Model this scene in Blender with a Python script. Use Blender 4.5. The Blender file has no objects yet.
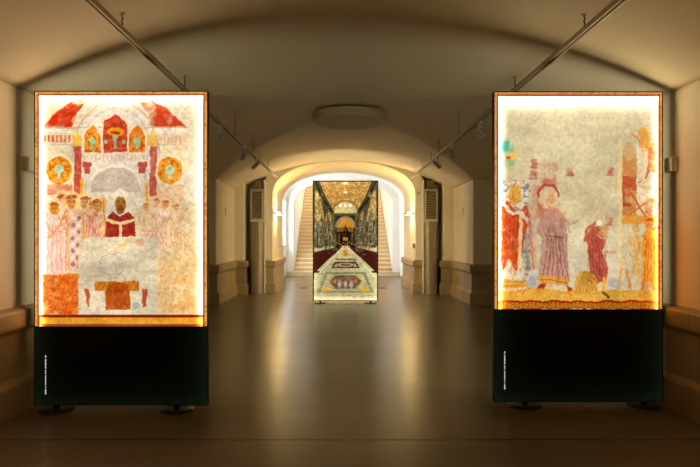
import bpy, bmesh, math, random
import numpy as np
from mathutils import Vector, Matrix

random.seed(7)
RNG = np.random.RandomState(11)
S = bpy.context.scene
COL = S.collection

# ------------------------------------------------------------------ render look
S.view_settings.view_transform = 'Standard'
S.view_settings.look = 'None'
S.view_settings.exposure = 0.55
S.view_settings.gamma = 1.0
S.view_settings.use_curve_mapping = False

# ------------------------------------------------------------------ helpers
def lin(c):
    c = np.asarray(c, dtype=float)
    return np.where(c <= 0.04045, c / 12.92, ((c + 0.055) / 1.055) ** 2.4)

def rgb(r, g, b):
    v = lin(np.array([r, g, b]) / 255.0)
    return (float(v[0]), float(v[1]), float(v[2]), 1.0)

def build(name, bm, mat=None, parent=None, smooth=None, bevel=0.0, bseg=2):
    """link a bmesh as ONE mesh object"""
    bmesh.ops.recalc_face_normals(bm, faces=bm.faces)
    me = bpy.data.meshes.new(name)
    bm.to_mesh(me); bm.free()
    o = bpy.data.objects.new(name, me)
    COL.objects.link(o)
    if mat: me.materials.append(mat)
    if parent: o.parent = parent
    if smooth is not None:
        me.shade_smooth()
        try: me.set_sharp_from_angle(angle=math.radians(smooth))
        except Exception: pass
    if bevel:
        m = o.modifiers.new('bevel', 'BEVEL'); m.width = bevel; m.segments = bseg
        m.limit_method = 'ANGLE'; m.angle_limit = math.radians(40)
    return o

def empty(name, label, cat, loc=(0, 0, 0), rz=0.0, group=None):
    o = bpy.data.objects.new(name, None); COL.objects.link(o)
    o.empty_display_size = 0.1
    o.location = loc; o.rotation_euler = (0, 0, rz)
    return tag(o, label, cat, group)

def tag(o, label, cat, group=None):
    o['label'] = label; o['category'] = cat
    if group: o['group'] = group
    return o

def struct(o):
    o['kind'] = 'structure'
    return o

def box(bm, x0, x1, y0, y1, z0, z1):
    v = [bm.verts.new((x, y, z)) for x in (x0, x1) for y in (y0, y1) for z in (z0, z1)]
    for f in ((0,1,3,2),(4,6,7,5),(0,4,5,1),(2,3,7,6),(0,2,6,4),(1,5,7,3)):
        bm.faces.new([v[i] for i in f])

def B(*args):
    bm = bmesh.new(); box(bm, *args); return bm

def prism(bm, pts, y0, y1):
    """closed polygon in XZ extruded along Y"""
    a = [bm.verts.new((x, y0, z)) for x, z in pts]
    b = [bm.verts.new((x, y1, z)) for x, z in pts]
    n = len(pts)
    for i in range(n):
        j = (i + 1) % n
        bm.faces.new((a[i], a[j], b[j], b[i]))
    bm.faces.new(a); bm.faces.new(b[::-1])

def lathe(bm, prof, seg=48, center=(0, 0, 0), axis='Z'):
    rings = []
    cx, cy, cz = center
    for r, z in prof:
        ring = []
        for k in range(seg):
            t = 2 * math.pi * k / seg
            if axis == 'Z': p = (cx + r * math.cos(t), cy + r * math.sin(t), cz + z)
            elif axis == 'Y': p = (cx + r * math.cos(t), cy + z, cz + r * math.sin(t))
            else: p = (cx + z, cy + r * math.cos(t), cz + r * math.sin(t))
            ring.append(bm.verts.new(p))
        rings.append(ring)
    for a, b in zip(rings, rings[1:]):
        for k in range(seg):
            bm.faces.new((a[k], a[(k + 1) % seg], b[(k + 1) % seg], b[k]))
    bm.faces.new(rings[0][::-1]); bm.faces.new(rings[-1])

def tube(bm, p, q, r, seg=8):
    p, q = Vector(p), Vector(q)
    d = (q - p).normalized()
    u = d.orthogonal().normalized(); w = d.cross(u)
    A = [bm.verts.new(p + r * (math.cos(t) * u + math.sin(t) * w)) for t in [2 * math.pi * k / seg for k in range(seg)]]
    C = [bm.verts.new(q + r * (math.cos(t) * u + math.sin(t) * w)) for t in [2 * math.pi * k / seg for k in range(seg)]]
    for k in range(seg):
        bm.faces.new((A[k], A[(k + 1) % seg], C[(k + 1) % seg], C[k]))
    bm.faces.new(A[::-1]); bm.faces.new(C)

# ------------------------------------------------------------------ materials
def mat(name, color, rough=0.7, metal=0.0, var=0.0, scale=3.0, bump=0.0, bscale=40.0, spec=0.5, stretch=(1, 1, 1), color2=None):
    m = bpy.data.materials.new(name); m.use_nodes = True
    nt = m.node_tree; N = nt.nodes; L = nt.links
    p = N['Principled BSDF']
    p.inputs['Roughness'].default_value = rough
    p.inputs['Metallic'].default_value = metal
    p.inputs['Specular IOR Level'].default_value = spec
    tc = N.new('ShaderNodeTexCoord'); mp = N.new('ShaderNodeMapping')
    mp.inputs['Scale'].default_value = stretch
    L.new(tc.outputs['Object'], mp.inputs['Vector'])
    if var > 0 or color2:
        no = N.new('ShaderNodeTexNoise'); no.inputs['Scale'].default_value = scale
        no.inputs['Detail'].default_value = 6
        L.new(mp.outputs[0], no.inputs['Vector'])
        cr = N.new('ShaderNodeValToRGB')
        cr.color_ramp.elements[0].position = 0.3; cr.color_ramp.elements[1].position = 0.7
        c2 = color2 if color2 else tuple(c * (1 - var) for c in color[:3]) + (1,)
        cr.color_ramp.elements[0].color = c2
        cr.color_ramp.elements[1].color = color
        L.new(no.outputs['Fac'], cr.inputs[0]); L.new(cr.outputs[0], p.inputs['Base Color'])
    else:
        p.inputs['Base Color'].default_value = color
    if bump > 0:
        nb = N.new('ShaderNodeTexNoise'); nb.inputs['Scale'].default_value = bscale; nb.inputs['Detail'].default_value = 4
        L.new(mp.outputs[0], nb.inputs['Vector'])
        bp = N.new('ShaderNodeBump'); bp.inputs['Strength'].default_value = bump; bp.inputs['Distance'].default_value = 0.02
        L.new(nb.outputs['Fac'], bp.inputs['Height']); L.new(bp.outputs[0], p.inputs['Normal'])
    return m

def emit(name, color, strength):
    m = bpy.data.materials.new(name); m.use_nodes = True
    nt = m.node_tree
    p = nt.nodes['Principled BSDF']
    p.inputs['Base Color'].default_value = color
    p.inputs['Emission Color'].default_value = color
    p.inputs['Emission Strength'].default_value = strength
    return m

M_WALL = mat('cream_plaster', rgb(238, 223, 192), 0.85, var=0.10, scale=1.2, bump=0.06, bscale=25)
M_VAULT = mat('vault_plaster', rgb(238, 224, 194), 0.85, var=0.08, scale=0.8, bump=0.05, bscale=18)
M_WHITE = mat('white_plaster', rgb(242, 240, 236), 0.85, var=0.04, scale=1.5, bump=0.03, bscale=25)
M_STEP = mat('travertine_steps', rgb(236, 220, 184), 0.55, var=0.12, scale=5, bump=0.05)
M_RISER = mat('tan_riser_shade', rgb(226, 192, 142), 0.6, var=0.14, scale=5, bump=0.05)  # tanner than the treads: shade under the nosings put into the colour
M_DARK = mat('black_metal', rgb(26, 24, 20), 0.4, 0.6, var=0.2, scale=9)
M_FOOT = mat('dark_steel_foot', rgb(72, 66, 54), 0.35, 0.6, var=0.2, scale=12)
M_TRACK = mat('beige_track_metal', rgb(190, 174, 140), 0.45, 0.15, var=0.1, scale=8)
M_TRACKD = mat('track_slot_dark', rgb(52, 46, 36), 0.6, 0.2, var=0.1, scale=8)
M_WIRE = mat('steel_wire', rgb(96, 86, 66), 0.45, 0.6, var=0.2, scale=60)
M_SPOT = mat('grey_spot_body', rgb(190, 190, 182), 0.4, 0.1, var=0.1, scale=20)
M_SPOTD = mat('spot_barrel', rgb(172, 172, 164), 0.35, 0.3, var=0.1, scale=20)
M_LENS = mat('spot_lens', rgb(26, 26, 26), 0.1, 0.0, var=0.1, scale=20)
M_DISC = mat('cream_disc', rgb(190, 176, 140), 0.6, var=0.05, scale=4)
M_DISCF = mat('disc_underside_shade', rgb(128, 110, 80), 0.5, var=0.04, scale=3)  # browner than the rim: shade of the underside put into the colour
M_GRILLE = mat('grille_paint', rgb(200, 184, 150), 0.5, 0.0, var=0.08, scale=12)
M_BRONZE = mat('bronze_cladding', rgb(172, 154, 118), 0.36, 0.25, var=0.25, scale=2.2, stretch=(1, 1, 0.15), bump=0.03, bscale=8)
M_CAP = mat('dark_duct', rgb(126, 108, 76), 0.7, var=0.2, scale=7)
M_TRIMW = mat('pale_metal_trim', rgb(244, 238, 222), 0.4, 0.0, var=0.06, scale=6)
M_BOX = mat('beige_plastic', rgb(224, 208, 180), 0.5, var=0.06, scale=8)
M_BOXW = mat('box_lens', rgb(236, 226, 204), 0.3, var=0.04, scale=8)
M_RED = mat('red_plastic', rgb(170, 24, 16), 0.4, var=0.1, scale=20)
M_REDW = mat('call_point_window', rgb(225, 215, 200), 0.3, var=0.05, scale=20)
M_SCON = mat('sconce_metal', rgb(176, 150, 98), 0.4, 0.5, var=0.1, scale=12)
M_HATCH = mat('floor_box_metal', rgb(58, 46, 28), 0.5, 0.5, var=0.2, scale=18)
M_CAPTION = emit('backlit_white_lettering', rgb(235, 235, 228), 0.55)
M_DAY = emit('bright_daylight_pane', (0.88, 0.94, 1.0, 1), 10)
M_DAY2 = emit('added_skylight_pane', (1.0, 0.90, 0.72, 1), 3.6)  # glow of the skylight added over the stairs
M_REAR = emit('added_rear_glow_side', (1.0, 0.92, 0.68, 1), .8)  # glow added on the unseen panel backs
M_REARC = emit('added_rear_glow_nave', (1.0, 0.88, 0.58, 1), 2.2)  # same added glow, stronger, behind the nave panel
M_WARM = emit('warm_lamp', (1.0, 0.69, 0.26, 1), 125.0)

def stone_mat():
    m = mat('limestone_dado', rgb(178, 152, 106), 0.6, var=0.22, scale=2.5, bump=0.12, bscale=30)
    nt = m.node_tree; N = nt.nodes; L = nt.links
    p = N['Principled BSDF']
    src = p.inputs['Base Color'].links[0].from_socket
    tc = N.new('ShaderNodeTexCoord'); sp = N.new('ShaderNodeSeparateXYZ'); L.new(tc.outputs['Object'], sp.inputs[0])
    ad = N.new('ShaderNodeMath'); ad.operation = 'ADD'; L.new(sp.outputs['X'], ad.inputs[0]); L.new(sp.outputs['Y'], ad.inputs[1])
    md = N.new('ShaderNodeMath'); md.operation = 'PINGPONG'; md.inputs[1].default_value = 0.62; L.new(ad.outputs[0], md.inputs[0])
    lt = N.new('ShaderNodeMath'); lt.operation = 'LESS_THAN'; lt.inputs[1].default_value = 0.004; L.new(md.outputs[0], lt.inputs[0])
    mx = N.new('ShaderNodeMixRGB'); mx.inputs[2].default_value = rgb(120, 92, 55)
    L.new(lt.outputs[0], mx.inputs[0]); L.new(src, mx.inputs[1]); L.new(mx.outputs[0], p.inputs['Base Color'])
    return m
M_STONE = stone_mat()

def floor_mat():
    m = bpy.data.materials.new('polished_resin_floor'); m.use_nodes = True
    nt = m.node_tree; N = nt.nodes; L = nt.links
    p = N['Principled BSDF']
    tc = N.new('ShaderNodeTexCoord')
    def noise(scale, stretch, detail=5):
        mp = N.new('ShaderNodeMapping'); mp.inputs['Scale'].default_value = stretch
        L.new(tc.outputs['Object'], mp.inputs['Vector'])
        n = N.new('ShaderNodeTexNoise'); n.inputs['Scale'].default_value = scale; n.inputs['Detail'].default_value = detail
        L.new(mp.outputs[0], n.inputs['Vector']); return n.outputs['Fac']
    big = noise(0.7, (1, 1.4, 1), 2); fine = noise(4, (0.5, 1.2, 1), 2)
    cr = N.new('ShaderNodeValToRGB')
    cr.color_ramp.elements[0].position = 0.3; cr.color_ramp.elements[0].color = rgb(104, 93, 70)
    cr.color_ramp.elements[1].position = 0.72; cr.color_ramp.elements[1].color = rgb(126, 113, 86)
    L.new(big, cr.inputs[0])
    mx = N.new('ShaderNodeMixRGB'); mx.blend_type = 'MULTIPLY'; mx.inputs[0].default_value = 0.3
    cr2 = N.new('ShaderNodeValToRGB'); cr2.color_ramp.elements[0].position = 0.15; cr2.color_ramp.elements[1].position = 0.85
    cr2.color_ramp.elements[0].color = (0.55, 0.55, 0.55, 1)
    L.new(fine, cr2.inputs[0]); L.new(cr.outputs[0], mx.inputs[1]); L.new(cr2.outputs[0], mx.inputs[2])
    L.new(mx.outputs[0], p.inputs['Base Color'])
    p.inputs['Roughness'].default_value = 0.28
    p.inputs['Specular IOR Level'].default_value = 0.5
    bp = N.new('ShaderNodeBump'); bp.inputs['Strength'].default_value = 0.12; bp.inputs['Distance'].default_value = 0.02
    wav = noise(5.0, (0.45, 1.6, 1), 5)
    L.new(wav, bp.inputs['Height']); L.new(bp.outputs[0], p.inputs['Normal'])
    return m
M_FLOOR = floor_mat()

# ------------------------------------------------------------------ the hall
HW = 2.89            # half width of the hall
SPR, CRN = 2.81, 3.55   # vault springing and crown
BY0, BY1 = 5.6, 12.6    # crossing bay
BC, BH = (BY0 + BY1) / 2, (BY1 - BY0) / 2
BX = 4.3             # outer wall of the crossing bay
YB = 14.8            # end wall of the hall
NEAR = -3.2

def crown(y): return 3.465 + .0135 * (max(y, 4.0) - 5.0)      # the vault climbs a little towards the far end
def seg(t, CRN=3.53):          # segmental vault profile, t in -1..1
    t = min(1.0, abs(t)); r = CRN - SPR
    R = (HW * HW + r * r) / (2 * r)
    return CRN - R + math.sqrt(R * R - (HW * t) ** 2)

struct(build('floor', B(-4.8, 4.8, NEAR - .4, 33.0, -0.2, 0.0), M_FLOOR))

# vault: union of the long barrel and the crossing barrel
bm = bmesh.new()
xs = [HW * (i / 40) for i in range(-40, 41)]
ys_bay = [BC + BH * (i / 40) for i in range(-40, 41)]
ys = [NEAR + (BY0 - NEAR) * i / 14 for i in range(14)] + ys_bay + [BY1 + (15.8 - BY1) * i / 8 for i in range(1, 9)]
grid = {}
for i, x in enumerate(xs):
    for j, y in enumerate(ys):
        z = seg(x / HW, crown(y))
        if BY0 <= y <= BY1: z = max(z, seg((y - BC) / BH))
        grid[i, j] = bm.verts.new((x, y, z))
for i in range(len(xs) - 1):
    for j in range(len(ys) - 1):
        a, b, c, d = grid[i, j], grid[i + 1, j], grid[i + 1, j + 1], grid[i, j + 1]
        up = (xs[i] + xs[i + 1]) * ((ys[j] + ys[j + 1]) / 2 - BC) > 0
        if up: bm.faces.new((a, b, c)); bm.faces.new((a, c, d))
        else: bm.faces.new((a, b, d)); bm.faces.new((b, c, d))
for sgn in (-1, 1):
    i0 = 0 if sgn < 0 else len(xs) - 1
    j0 = 14
    edge = [grid[i0, j0 + k] for k in range(81)]
    out = [bm.verts.new((sgn * (BX + .1), v.co.y, v.co.z)) for v in edge]
    for k in range(80): bm.faces.new((edge[k], edge[k + 1], out[k + 1], out[k]))
o = struct(build('ceiling', bm, M_VAULT, smooth=50))
sol = o.modifiers.new('thick', 'SOLIDIFY'); sol.thickness = 0.12; sol.offset = -1
# the normals may face either way: make sure the shell grows upward
if o.data.polygons[len(o.data.polygons) // 2].normal.z > 0: sol.offset = 1

H = 2.83
for sgn, side in ((-1, 'left'), (1, 'right')):
    def bx(x0, x1, y0, y1, z0=0, z1=H):
        a, b = sorted((sgn * x0, sgn * x1)); return B(a, b, y0, y1, z0, z1)
    struct(build('wall_%s' % side, bx(HW, BX + .1, NEAR, BY0), M_WALL, bevel=0.03, bseg=3))
    # bay wall is taller: it closes the crossing barrel
    struct(build('wall_%s_bay' % side, bx(BX, BX + .3, BY0 - .05, BY1 + .05, 0, 3.7), M_WALL))
    struct(build('wall_%s_pier' % side, bx(HW, BX + .1, BY1, 15.8), M_WALL, bevel=0.025, bseg=3))
    # end wall: outer strip, niche back
    struct(build('wall_%s_end' % side, bx(2.64, HW + .02, YB, 15.8, 0, 3.2), M_WALL, bevel=0.02))
    struct(build('wall_%s_niche' % side, bx(2.10, 2.72, 15.55, 15.85, 0, 3.4), M_WALL))
struct(build('wall_front', B(-HW - .3, HW + .3, NEAR - .25, NEAR, 0, 3.7), M_WALL))

def arch_pts(hw, spring, crown, n=40, p=2.0):
    pts = [(-hw, 0.0)]
    for k in range(n + 1):
        t = math.pi - math.pi * k / n
        cx, sx = math.cos(t), math.sin(t)
        pts.append((hw * math.copysign(abs(cx) ** (2 / p), cx), spring + (crown - spring) * abs(sx) ** (2 / p)))
    pts.append((hw, 0.0))
    return pts

def arch_wall(name, inner, xo, zo, y0, y1, m):
    """wall slab with an arched opening running through it"""
    bm = bmesh.new()
    outer = []
    for x, z in inner:
        if z <= 0.001: outer.append((math.copysign(xo, x), 0.0))
        else:
            # radial projection on to the outer box
            cz = 1.8; dx, dz = x, z - cz
            s = min(xo / abs(dx) if abs(dx) > 1e-6 else 1e9, (zo - cz) / dz if dz > 1e-6 else 1e9)
            outer.append((dx * s, cz + dz * s))
    rows = []
    for y in (y0, y1):
        rows.append(([bm.verts.new((x, y, z)) for x, z in inner], [bm.verts.new((x, y, z)) for x, z in outer]))
    n = len(inner)
    for k in range(n - 1):
        for (i, oo) in rows: bm.faces.new((i[k], i[k + 1], oo[k + 1], oo[k]))
        bm.faces.new((rows[0][0][k], rows[0][0][k + 1], rows[1][0][k + 1], rows[1][0][k]))
        bm.faces.new((rows[0][1][k], rows[0][1][k + 1], rows[1][1][k + 1], rows[1][1][k]))
    for k in (0, n - 1):
        bm.faces.new((rows[0][0][k], rows[0][1][k], rows[1][1][k], rows[1][0][k]))
    return struct(build(name, bm, m, smooth=35))

JW = 1.945            # half width of the end archway
JY0, JY1 = 15.2, 18.0
arch_wall('wall_back', arch_pts(JW, 2.66, 3.585, p=2.2), 2.12, 3.9, JY0, JY1, M_WALL)

# ------------------------------------------------------------------ lobby behind the archway
LW, LY1 = 2.25, 22.3
bm = bmesh.new()
prof = arch_pts(LW, 2.95, 3.95, p=2.2)[1:-1]
ri = [[bm.verts.new((x, y, z)) for x, z in prof] for y in (JY1, LY1)]
ro = [[bm.verts.new((x * 1.1, y, z + .2)) for x, z in prof] for y in (JY1, LY1)]
for k in range(len(prof) - 1):
    bm.faces.new((ri[0][k], ri[0][k + 1], ri[1][k + 1], ri[1][k]))
    bm.faces.new((ro[0][k], ro[0][k + 1], ro[1][k + 1], ro[1][k]))
    for r in (0, 1): bm.faces.new((ri[r][k], ri[r][k + 1], ro[r][k + 1], ro[r][k]))
struct(build('ceiling_lobby', bm, M_WHITE, smooth=60))
# filler above the archway on the lobby side
arch_wall('wall_lobby_front', arch_pts(JW + .01, 2.67, 3.59, p=2.2), 2.6, 4.3, JY1 - .12, JY1 + .02, M_WHITE)
struct(build('wall_lobby_right', B(LW, LW + .4, JY1, LY1 + .2, 0, 3.2), M_WHITE))
WY0, WY1, WZ0, WZ1 = 19.7, 21.95, 1.22, 2.92
bm = bmesh.new()
box(bm, -LW - .4, -LW, JY1, WY0, 0, 3.2); box(bm, -LW - .4, -LW, WY1, LY1 + .2, 0, 3.2)
box(bm, -LW - .4, -LW, WY0, WY1, 0, WZ0); box(bm, -LW - .4, -LW, WY0, WY1, WZ1, 3.2)
struct(build('wall_lobby_left', bm, M_WHITE))
w = empty('window_1', 'bright overexposed window in the white left wall of the stair lobby', 'window', (-LW - .28, (WY0 + WY1) / 2, WZ0))
struct(w)
hh, hl = WZ1 - WZ0, (WY1 - WY0) / 2
bm = bmesh.new()
for a in (-hl, hl - .06): box(bm, -.03, .03, a, a + .06, 0, hh)
box(bm, -.03, .03, -.03, .03, 0, hh); box(bm, -.03, .03, -hl, hl, 0, .06); box(bm, -.03, .03, -hl, hl, hh - .06, hh)
build('window_frame', bm, M_WHITE, w)
build('window_pane', B(-.012, .0, -hl, hl, 0, hh), M_DAY, w)
build('window_sill', B(-.1, .30, -hl - .05, hl + .05, -.05, 0.0), M_STEP, w)

arch_wall('wall_stair_front', arch_pts(1.98, 2.75, 3.82, p=2.2), 2.7, 5.0, LY1, LY1 + .3, M_WHITE)

# staircase
st = empty('staircase', 'broad straight stone staircase climbing away behind the end archway', 'staircase', (0, 22.3, 0))
RISE, TREAD, NST = 0.168, 0.298, 27
pl = bmesh.new(); box(pl, -2.2, 2.2, 22.0, 22.29, 0, RISE - .035); box(pl, -2.2, 2.2, 21.975, 22.29, RISE - .035, RISE)
tag(build('bottom_step', pl, M_STEP, bevel=.006), 'wide stone plinth step across the foot of the stairs', 'step')
for k in range(1, NST):
    bm = bmesh.new()
    wd = 1.935
    y0 = TREAD * (k - 1) + .02
    y1 = y0 + TREAD + .01
    z0 = RISE * k
    box(bm, -wd, wd, y0, y1, z0 - .168, z0 + RISE - .045)
    stp = build('step', bm, M_RISER, st)
    bm = bmesh.new(); box(bm, -wd, wd, y0 - .04, y1, z0 + RISE - .045, z0 + RISE)
    build('tread', bm, M_STEP, stp, bevel=0.006)
TOPY, TOPZ = 22.3 + TREAD * (NST - 1), RISE * NST
struct(build('floor_landing', B(-1.95, 1.95, TOPY, TOPY + 2.5, TOPZ - .2, TOPZ), M_STEP))
for sgn, side in ((-1, 'left'), (1, 'right')):
    a, b = sorted((sgn * 1.95, sgn * 2.25))
    struct(build('wall_stair_%s' % side, B(a, b, LY1 + .3, TOPY + 2.6, 0, 8.6), M_WHITE))
struct(build('wall_stair_end', B(-2.25, 2.25, TOPY + 2.4, TOPY + 2.6, 0, 8.9), M_WHITE))
SKY0, SKY1 = .14, .52            # opening for the added skylight along the sloping ceiling
def slope_pt(x, t, dz): return (x, LY1 + .2 + t * (TOPY + 2.6 - LY1 - .2), 4.9 + t * 4.0 + dz)
def slope_box(bm, x0, x1, t0, t1, d0, d1):
    v = [bm.verts.new(slope_pt(x, t, d)) for x in (x0, x1) for t in (t0, t1) for d in (d0, d1)]
    for f in ((0,1,3,2),(4,6,7,5),(0,4,5,1),(2,3,7,6),(0,2,6,4),(1,5,7,3)): bm.faces.new([v[i] for i in f])
bm = bmesh.new()
slope_box(bm, -2.25, 2.25, 0, SKY0, 0, .2); slope_box(bm, -2.25, 2.25, SKY1, 1, 0, .2)
slope_box(bm, -2.25, -1.3, SKY0, SKY1, 0, .2); slope_box(bm, 1.3, 2.25, SKY0, SKY1, 0, .2)
struct(build('ceiling_stair', bm, M_WHITE))
w = empty('added_skylight', 'added, unseen skylight that lights the stairs from above', 'window', (0, 0, 0)); struct(w)  # out of view, added so the nosings cast shadows on the risers
bm = bmesh.new(); slope_box(bm, -1.3, 1.3, SKY0, SKY1, .12, .15); build('window_pane', bm, M_DAY2, w)
bm = bmesh.new()
for x in (-1.3, -.03, 1.24): slope_box(bm, x, x + .06, SKY0, SKY1, .05, .11)
build('window_frame', bm, M_WHITE, w)

# stone dado (one mitred sweep per side)
PROF = [(0, 0), (.085, 0), (.085, .25), (.078, .27), (.045, .30), (.04, .32), (.04, .68), (.05, .70), (.085, .73), (.09, .75), (.09, .865), (.08, .885), (0, .905)]
def dado(name, path, mirror):
    bm = bmesh.new()
    n = len(path); rings = []
    for i in range(n):
        p = Vector(path[i])
        def nrm(a, b):
            d = (Vector(b) - Vector(a)).normalized(); return Vector((d.y, -d.x))
        if i == 0: m = nrm(path[0], path[1])
        elif i == n - 1: m = nrm(path[-2], path[-1])
        else:
            n1, n2 = nrm(path[i - 1], p), nrm(p, path[i + 1])
            m = n1 + n2; m = m / m.dot(n1)
        rings.append([bm.verts.new((mirror * (p.x + m.x * o), p.y + m.y * o, z)) for o, z in PROF])
    for a, b in zip(rings, rings[1:]):
        for k in range(len(PROF) - 1):
            bm.faces.new((a[k], b[k], b[k + 1], a[k + 1]))
    bm.faces.new(rings[0]); bm.faces.new(rings[-1])
    struct(build(name, bm, M_STONE, bevel=0.004))
PATH = [(-HW, NEAR), (-HW, BY0), (-BX, BY0), (-BX, BY1), (-HW, BY1), (-HW, YB), (-2.64, YB), (-2.64, 15.55), (-2.12, 15.55), (-2.12, JY0), (-JW, JY0), (-JW, JY1), (-LW + .0, JY1)]
dado('baseboard_left', PATH, 1)
dado('baseboard_right', PATH, -1)

# ------------------------------------------------------------------ painter for the printed panels
class Art:
    """flat colour picture on a regular grid; x to the right, y downwards, in the picture's own units"""
    def __init__(s, x0, x1, y0, y1, ppu, base, warp=0.0):
        s.x0, s.x1, s.y0, s.y1 = x0, x1, y0, y1
        s.nx = int(round((x1 - x0) * ppu)) + 1; s.ny = int(round((y1 - y0) * ppu)) + 1
        s.X, s.Y = np.meshgrid(np.linspace(x0, x1, s.nx), np.linspace(y0, y1, s.ny))
        s.u = 1.0 / ppu
        s.X0, s.Y0 = s.X.copy(), s.Y.copy()
        if warp:
            dx = (s.noise(7, 3, 301) - .5) * warp * 3 + (s.noise(2.5, 2, 303) - .5) * warp
            dy = (s.noise(7, 3, 302) - .5) * warp * 3 + (s.noise(2.5, 2, 304) - .5) * warp
            s.X, s.Y = s.X + dx, s.Y + dy
        s.c = np.ones((s.ny, s.nx, 3)) * (np.array(base) / 255.0)
    def noise(s, scale, octs=4, seed=0, ax=1.0, ay=1.0):
        r = np.random.RandomState(seed); out = np.zeros_like(s.X); tot = 0; a = 1.0
        for o in range(octs):
            f = 2 ** o / scale
            u = (s.X0 - s.x0) * f * ax; v = (s.Y0 - s.y0) * f * ay
            n, m = int(u.max()) + 2, int(v.max()) + 2
            g = r.rand(m + 1, n + 1)
            iu, iv = u.astype(int), v.astype(int); fu, fv = u - iu, v - iv
            fu = fu * fu * (3 - 2 * fu); fv = fv * fv * (3 - 2 * fv)
            out += a * ((g[iv, iu] * (1 - fu) + g[iv, iu + 1] * fu) * (1 - fv) + (g[iv + 1, iu] * (1 - fu) + g[iv + 1, iu + 1] * fu) * fv)
            tot += a; a *= 0.55
        return out / tot
    def put(s, mask, col, a=1.0):
        m = np.clip(mask * a, 0, 1)[..., None]
        s.c = s.c * (1 - m) + m * (np.array(col) / 255.0)
    def soft(s, d, w):               # signed distance (negative inside) to coverage
        return np.clip(0.5 - d / max(w, s.u), 0, 1)
    def ell(s, cx, cy, rx, ry, col, a=1.0, w=0.6, half=None, mod=None):
        d = (np.sqrt(((s.X - cx) / rx) ** 2 + ((s.Y - cy) / ry) ** 2) - 1) * min(rx, ry)
        m = s.soft(d, w)
        if half == 'top': m = m * s.soft(s.Y - cy, w)
        if mod is not None: m = m * mod
        s.put(m, col, a)
    def ring(s, cx, cy, rx, ry, t, col, a=1.0, half=None):
        d = np.abs((np.sqrt(((s.X - cx) / rx) ** 2 + ((s.Y - cy) / ry) ** 2) - 1) * min(rx, ry)) - t / 2
        m = s.soft(d, .6)
        if half == 'top': m = m * s.soft(s.Y - cy, .6)
        s.put(m, col, a)
    def rect(s, xa, xb, ya, yb, col, a=1.0, w=0.6, mod=None):
        d = np.maximum(np.maximum(xa - s.X, s.X - xb), np.maximum(ya - s.Y, s.Y - yb))
        m = s.soft(d, w)
        if mod is not None: m = m * mod
        s.put(m, col, a)
    def poly(s, pts, col, a=1.0, w=0.7, mod=None):
        ins = np.zeros(s.X.shape, bool); dist = np.full(s.X.shape, 1e9)
        n = len(pts)
        for i in range(n):
            (xa, ya), (xb, yb) = pts[i], pts[(i + 1) % n]
            c = ((ya > s.Y) != (yb > s.Y))
            with np.errstate(divide='ignore', invalid='ignore'):
                xi = (xb - xa) * (s.Y - ya) / ((yb - ya) if yb != ya else 1e-9) + xa
            ins ^= c & (s.X < xi)
            L2 = (xb - xa) ** 2 + (yb - ya) ** 2 + 1e-9
            t = np.clip(((s.X - xa) * (xb - xa) + (s.Y - ya) * (yb - ya)) / L2, 0, 1)
            dist = np.minimum(dist, np.hypot(s.X - xa - t * (xb - xa), s.Y - ya - t * (yb - ya)))
        m = s.soft(np.where(ins, -dist, dist), w)
        if mod is not None: m = m * mod
        s.put(m, col, a)
    def line(s, pts, t, col, a=1.0, mod=None):
        dist = np.full(s.X.shape, 1e9)
        for (xa, ya), (xb, yb) in zip(pts, pts[1:]):
            L2 = (xb - xa) ** 2 + (yb - ya) ** 2 + 1e-9
            q = np.clip(((s.X - xa) * (xb - xa) + (s.Y - ya) * (yb - ya)) / L2, 0, 1)
            dist = np.minimum(dist, np.hypot(s.X - xa - q * (xb - xa), s.Y - ya - q * (yb - ya)))
        m = s.soft(dist - t / 2, .6)
        if mod is not None: m = m * mod
        s.put(m, col, a)
    def strokes(s, xa, xb, ya, yb, cols, n, length, t, a, seed, ang=math.pi / 2, spread=.5):
        """many short brush marks inside a rectangle, drawn in small windows"""
        r = random.Random(seed)
        for _ in range(n):
            x, y = r.uniform(xa, xb), r.uniform(ya, yb); th = ang + r.uniform(-spread, spread); l = length * r.uniform(.5, 1.3)
            ex, ey = x + math.cos(th) * l, y + math.sin(th) * l
            i0 = max(0, int((min(x, ex) - t - 3 - s.x0) / s.u)); i1 = min(s.nx, int((max(x, ex) + t + 3 - s.x0) / s.u) + 1)
            j0 = max(0, int((min(y, ey) - t - 3 - s.y0) / s.u)); j1 = min(s.ny, int((max(y, ey) + t + 3 - s.y0) / s.u) + 1)
            if i1 <= i0 or j1 <= j0: continue
            X, Y = s.X[j0:j1, i0:i1], s.Y[j0:j1, i0:i1]
            q = np.clip(((X - x) * (ex - x) + (Y - y) * (ey - y)) / (l * l + 1e-9), 0, 1)
            d = np.hypot(X - x - q * (ex - x), Y - y - q * (ey - y)) - t / 2
            m = (np.clip(.5 - d / .7, 0, 1) * a * r.uniform(.4, 1))[..., None]
            s.c[j0:j1, i0:i1] = s.c[j0:j1, i0:i1] * (1 - m) + m * np.array(r.choice(cols)) / 255.0
    def finish(s, amt=.3, sat=1.2, gamma=1.0, warm=(1, 1, 1), seed=500):
        """plaster grain, blotches and fine wear over the whole picture"""
        k = 1 + amt * 1.3 * (s.noise(30, 5, seed) - .5) + amt * (s.noise(2.4, 3, seed + 1) - .5)
        c = s.c * k[..., None]
        g = c.mean(-1, keepdims=True)
        c = g + (c - g) * sat
        s.c = np.clip(np.clip(c, 0, 1) ** gamma * np.array(warm), 0, 1)
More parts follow.
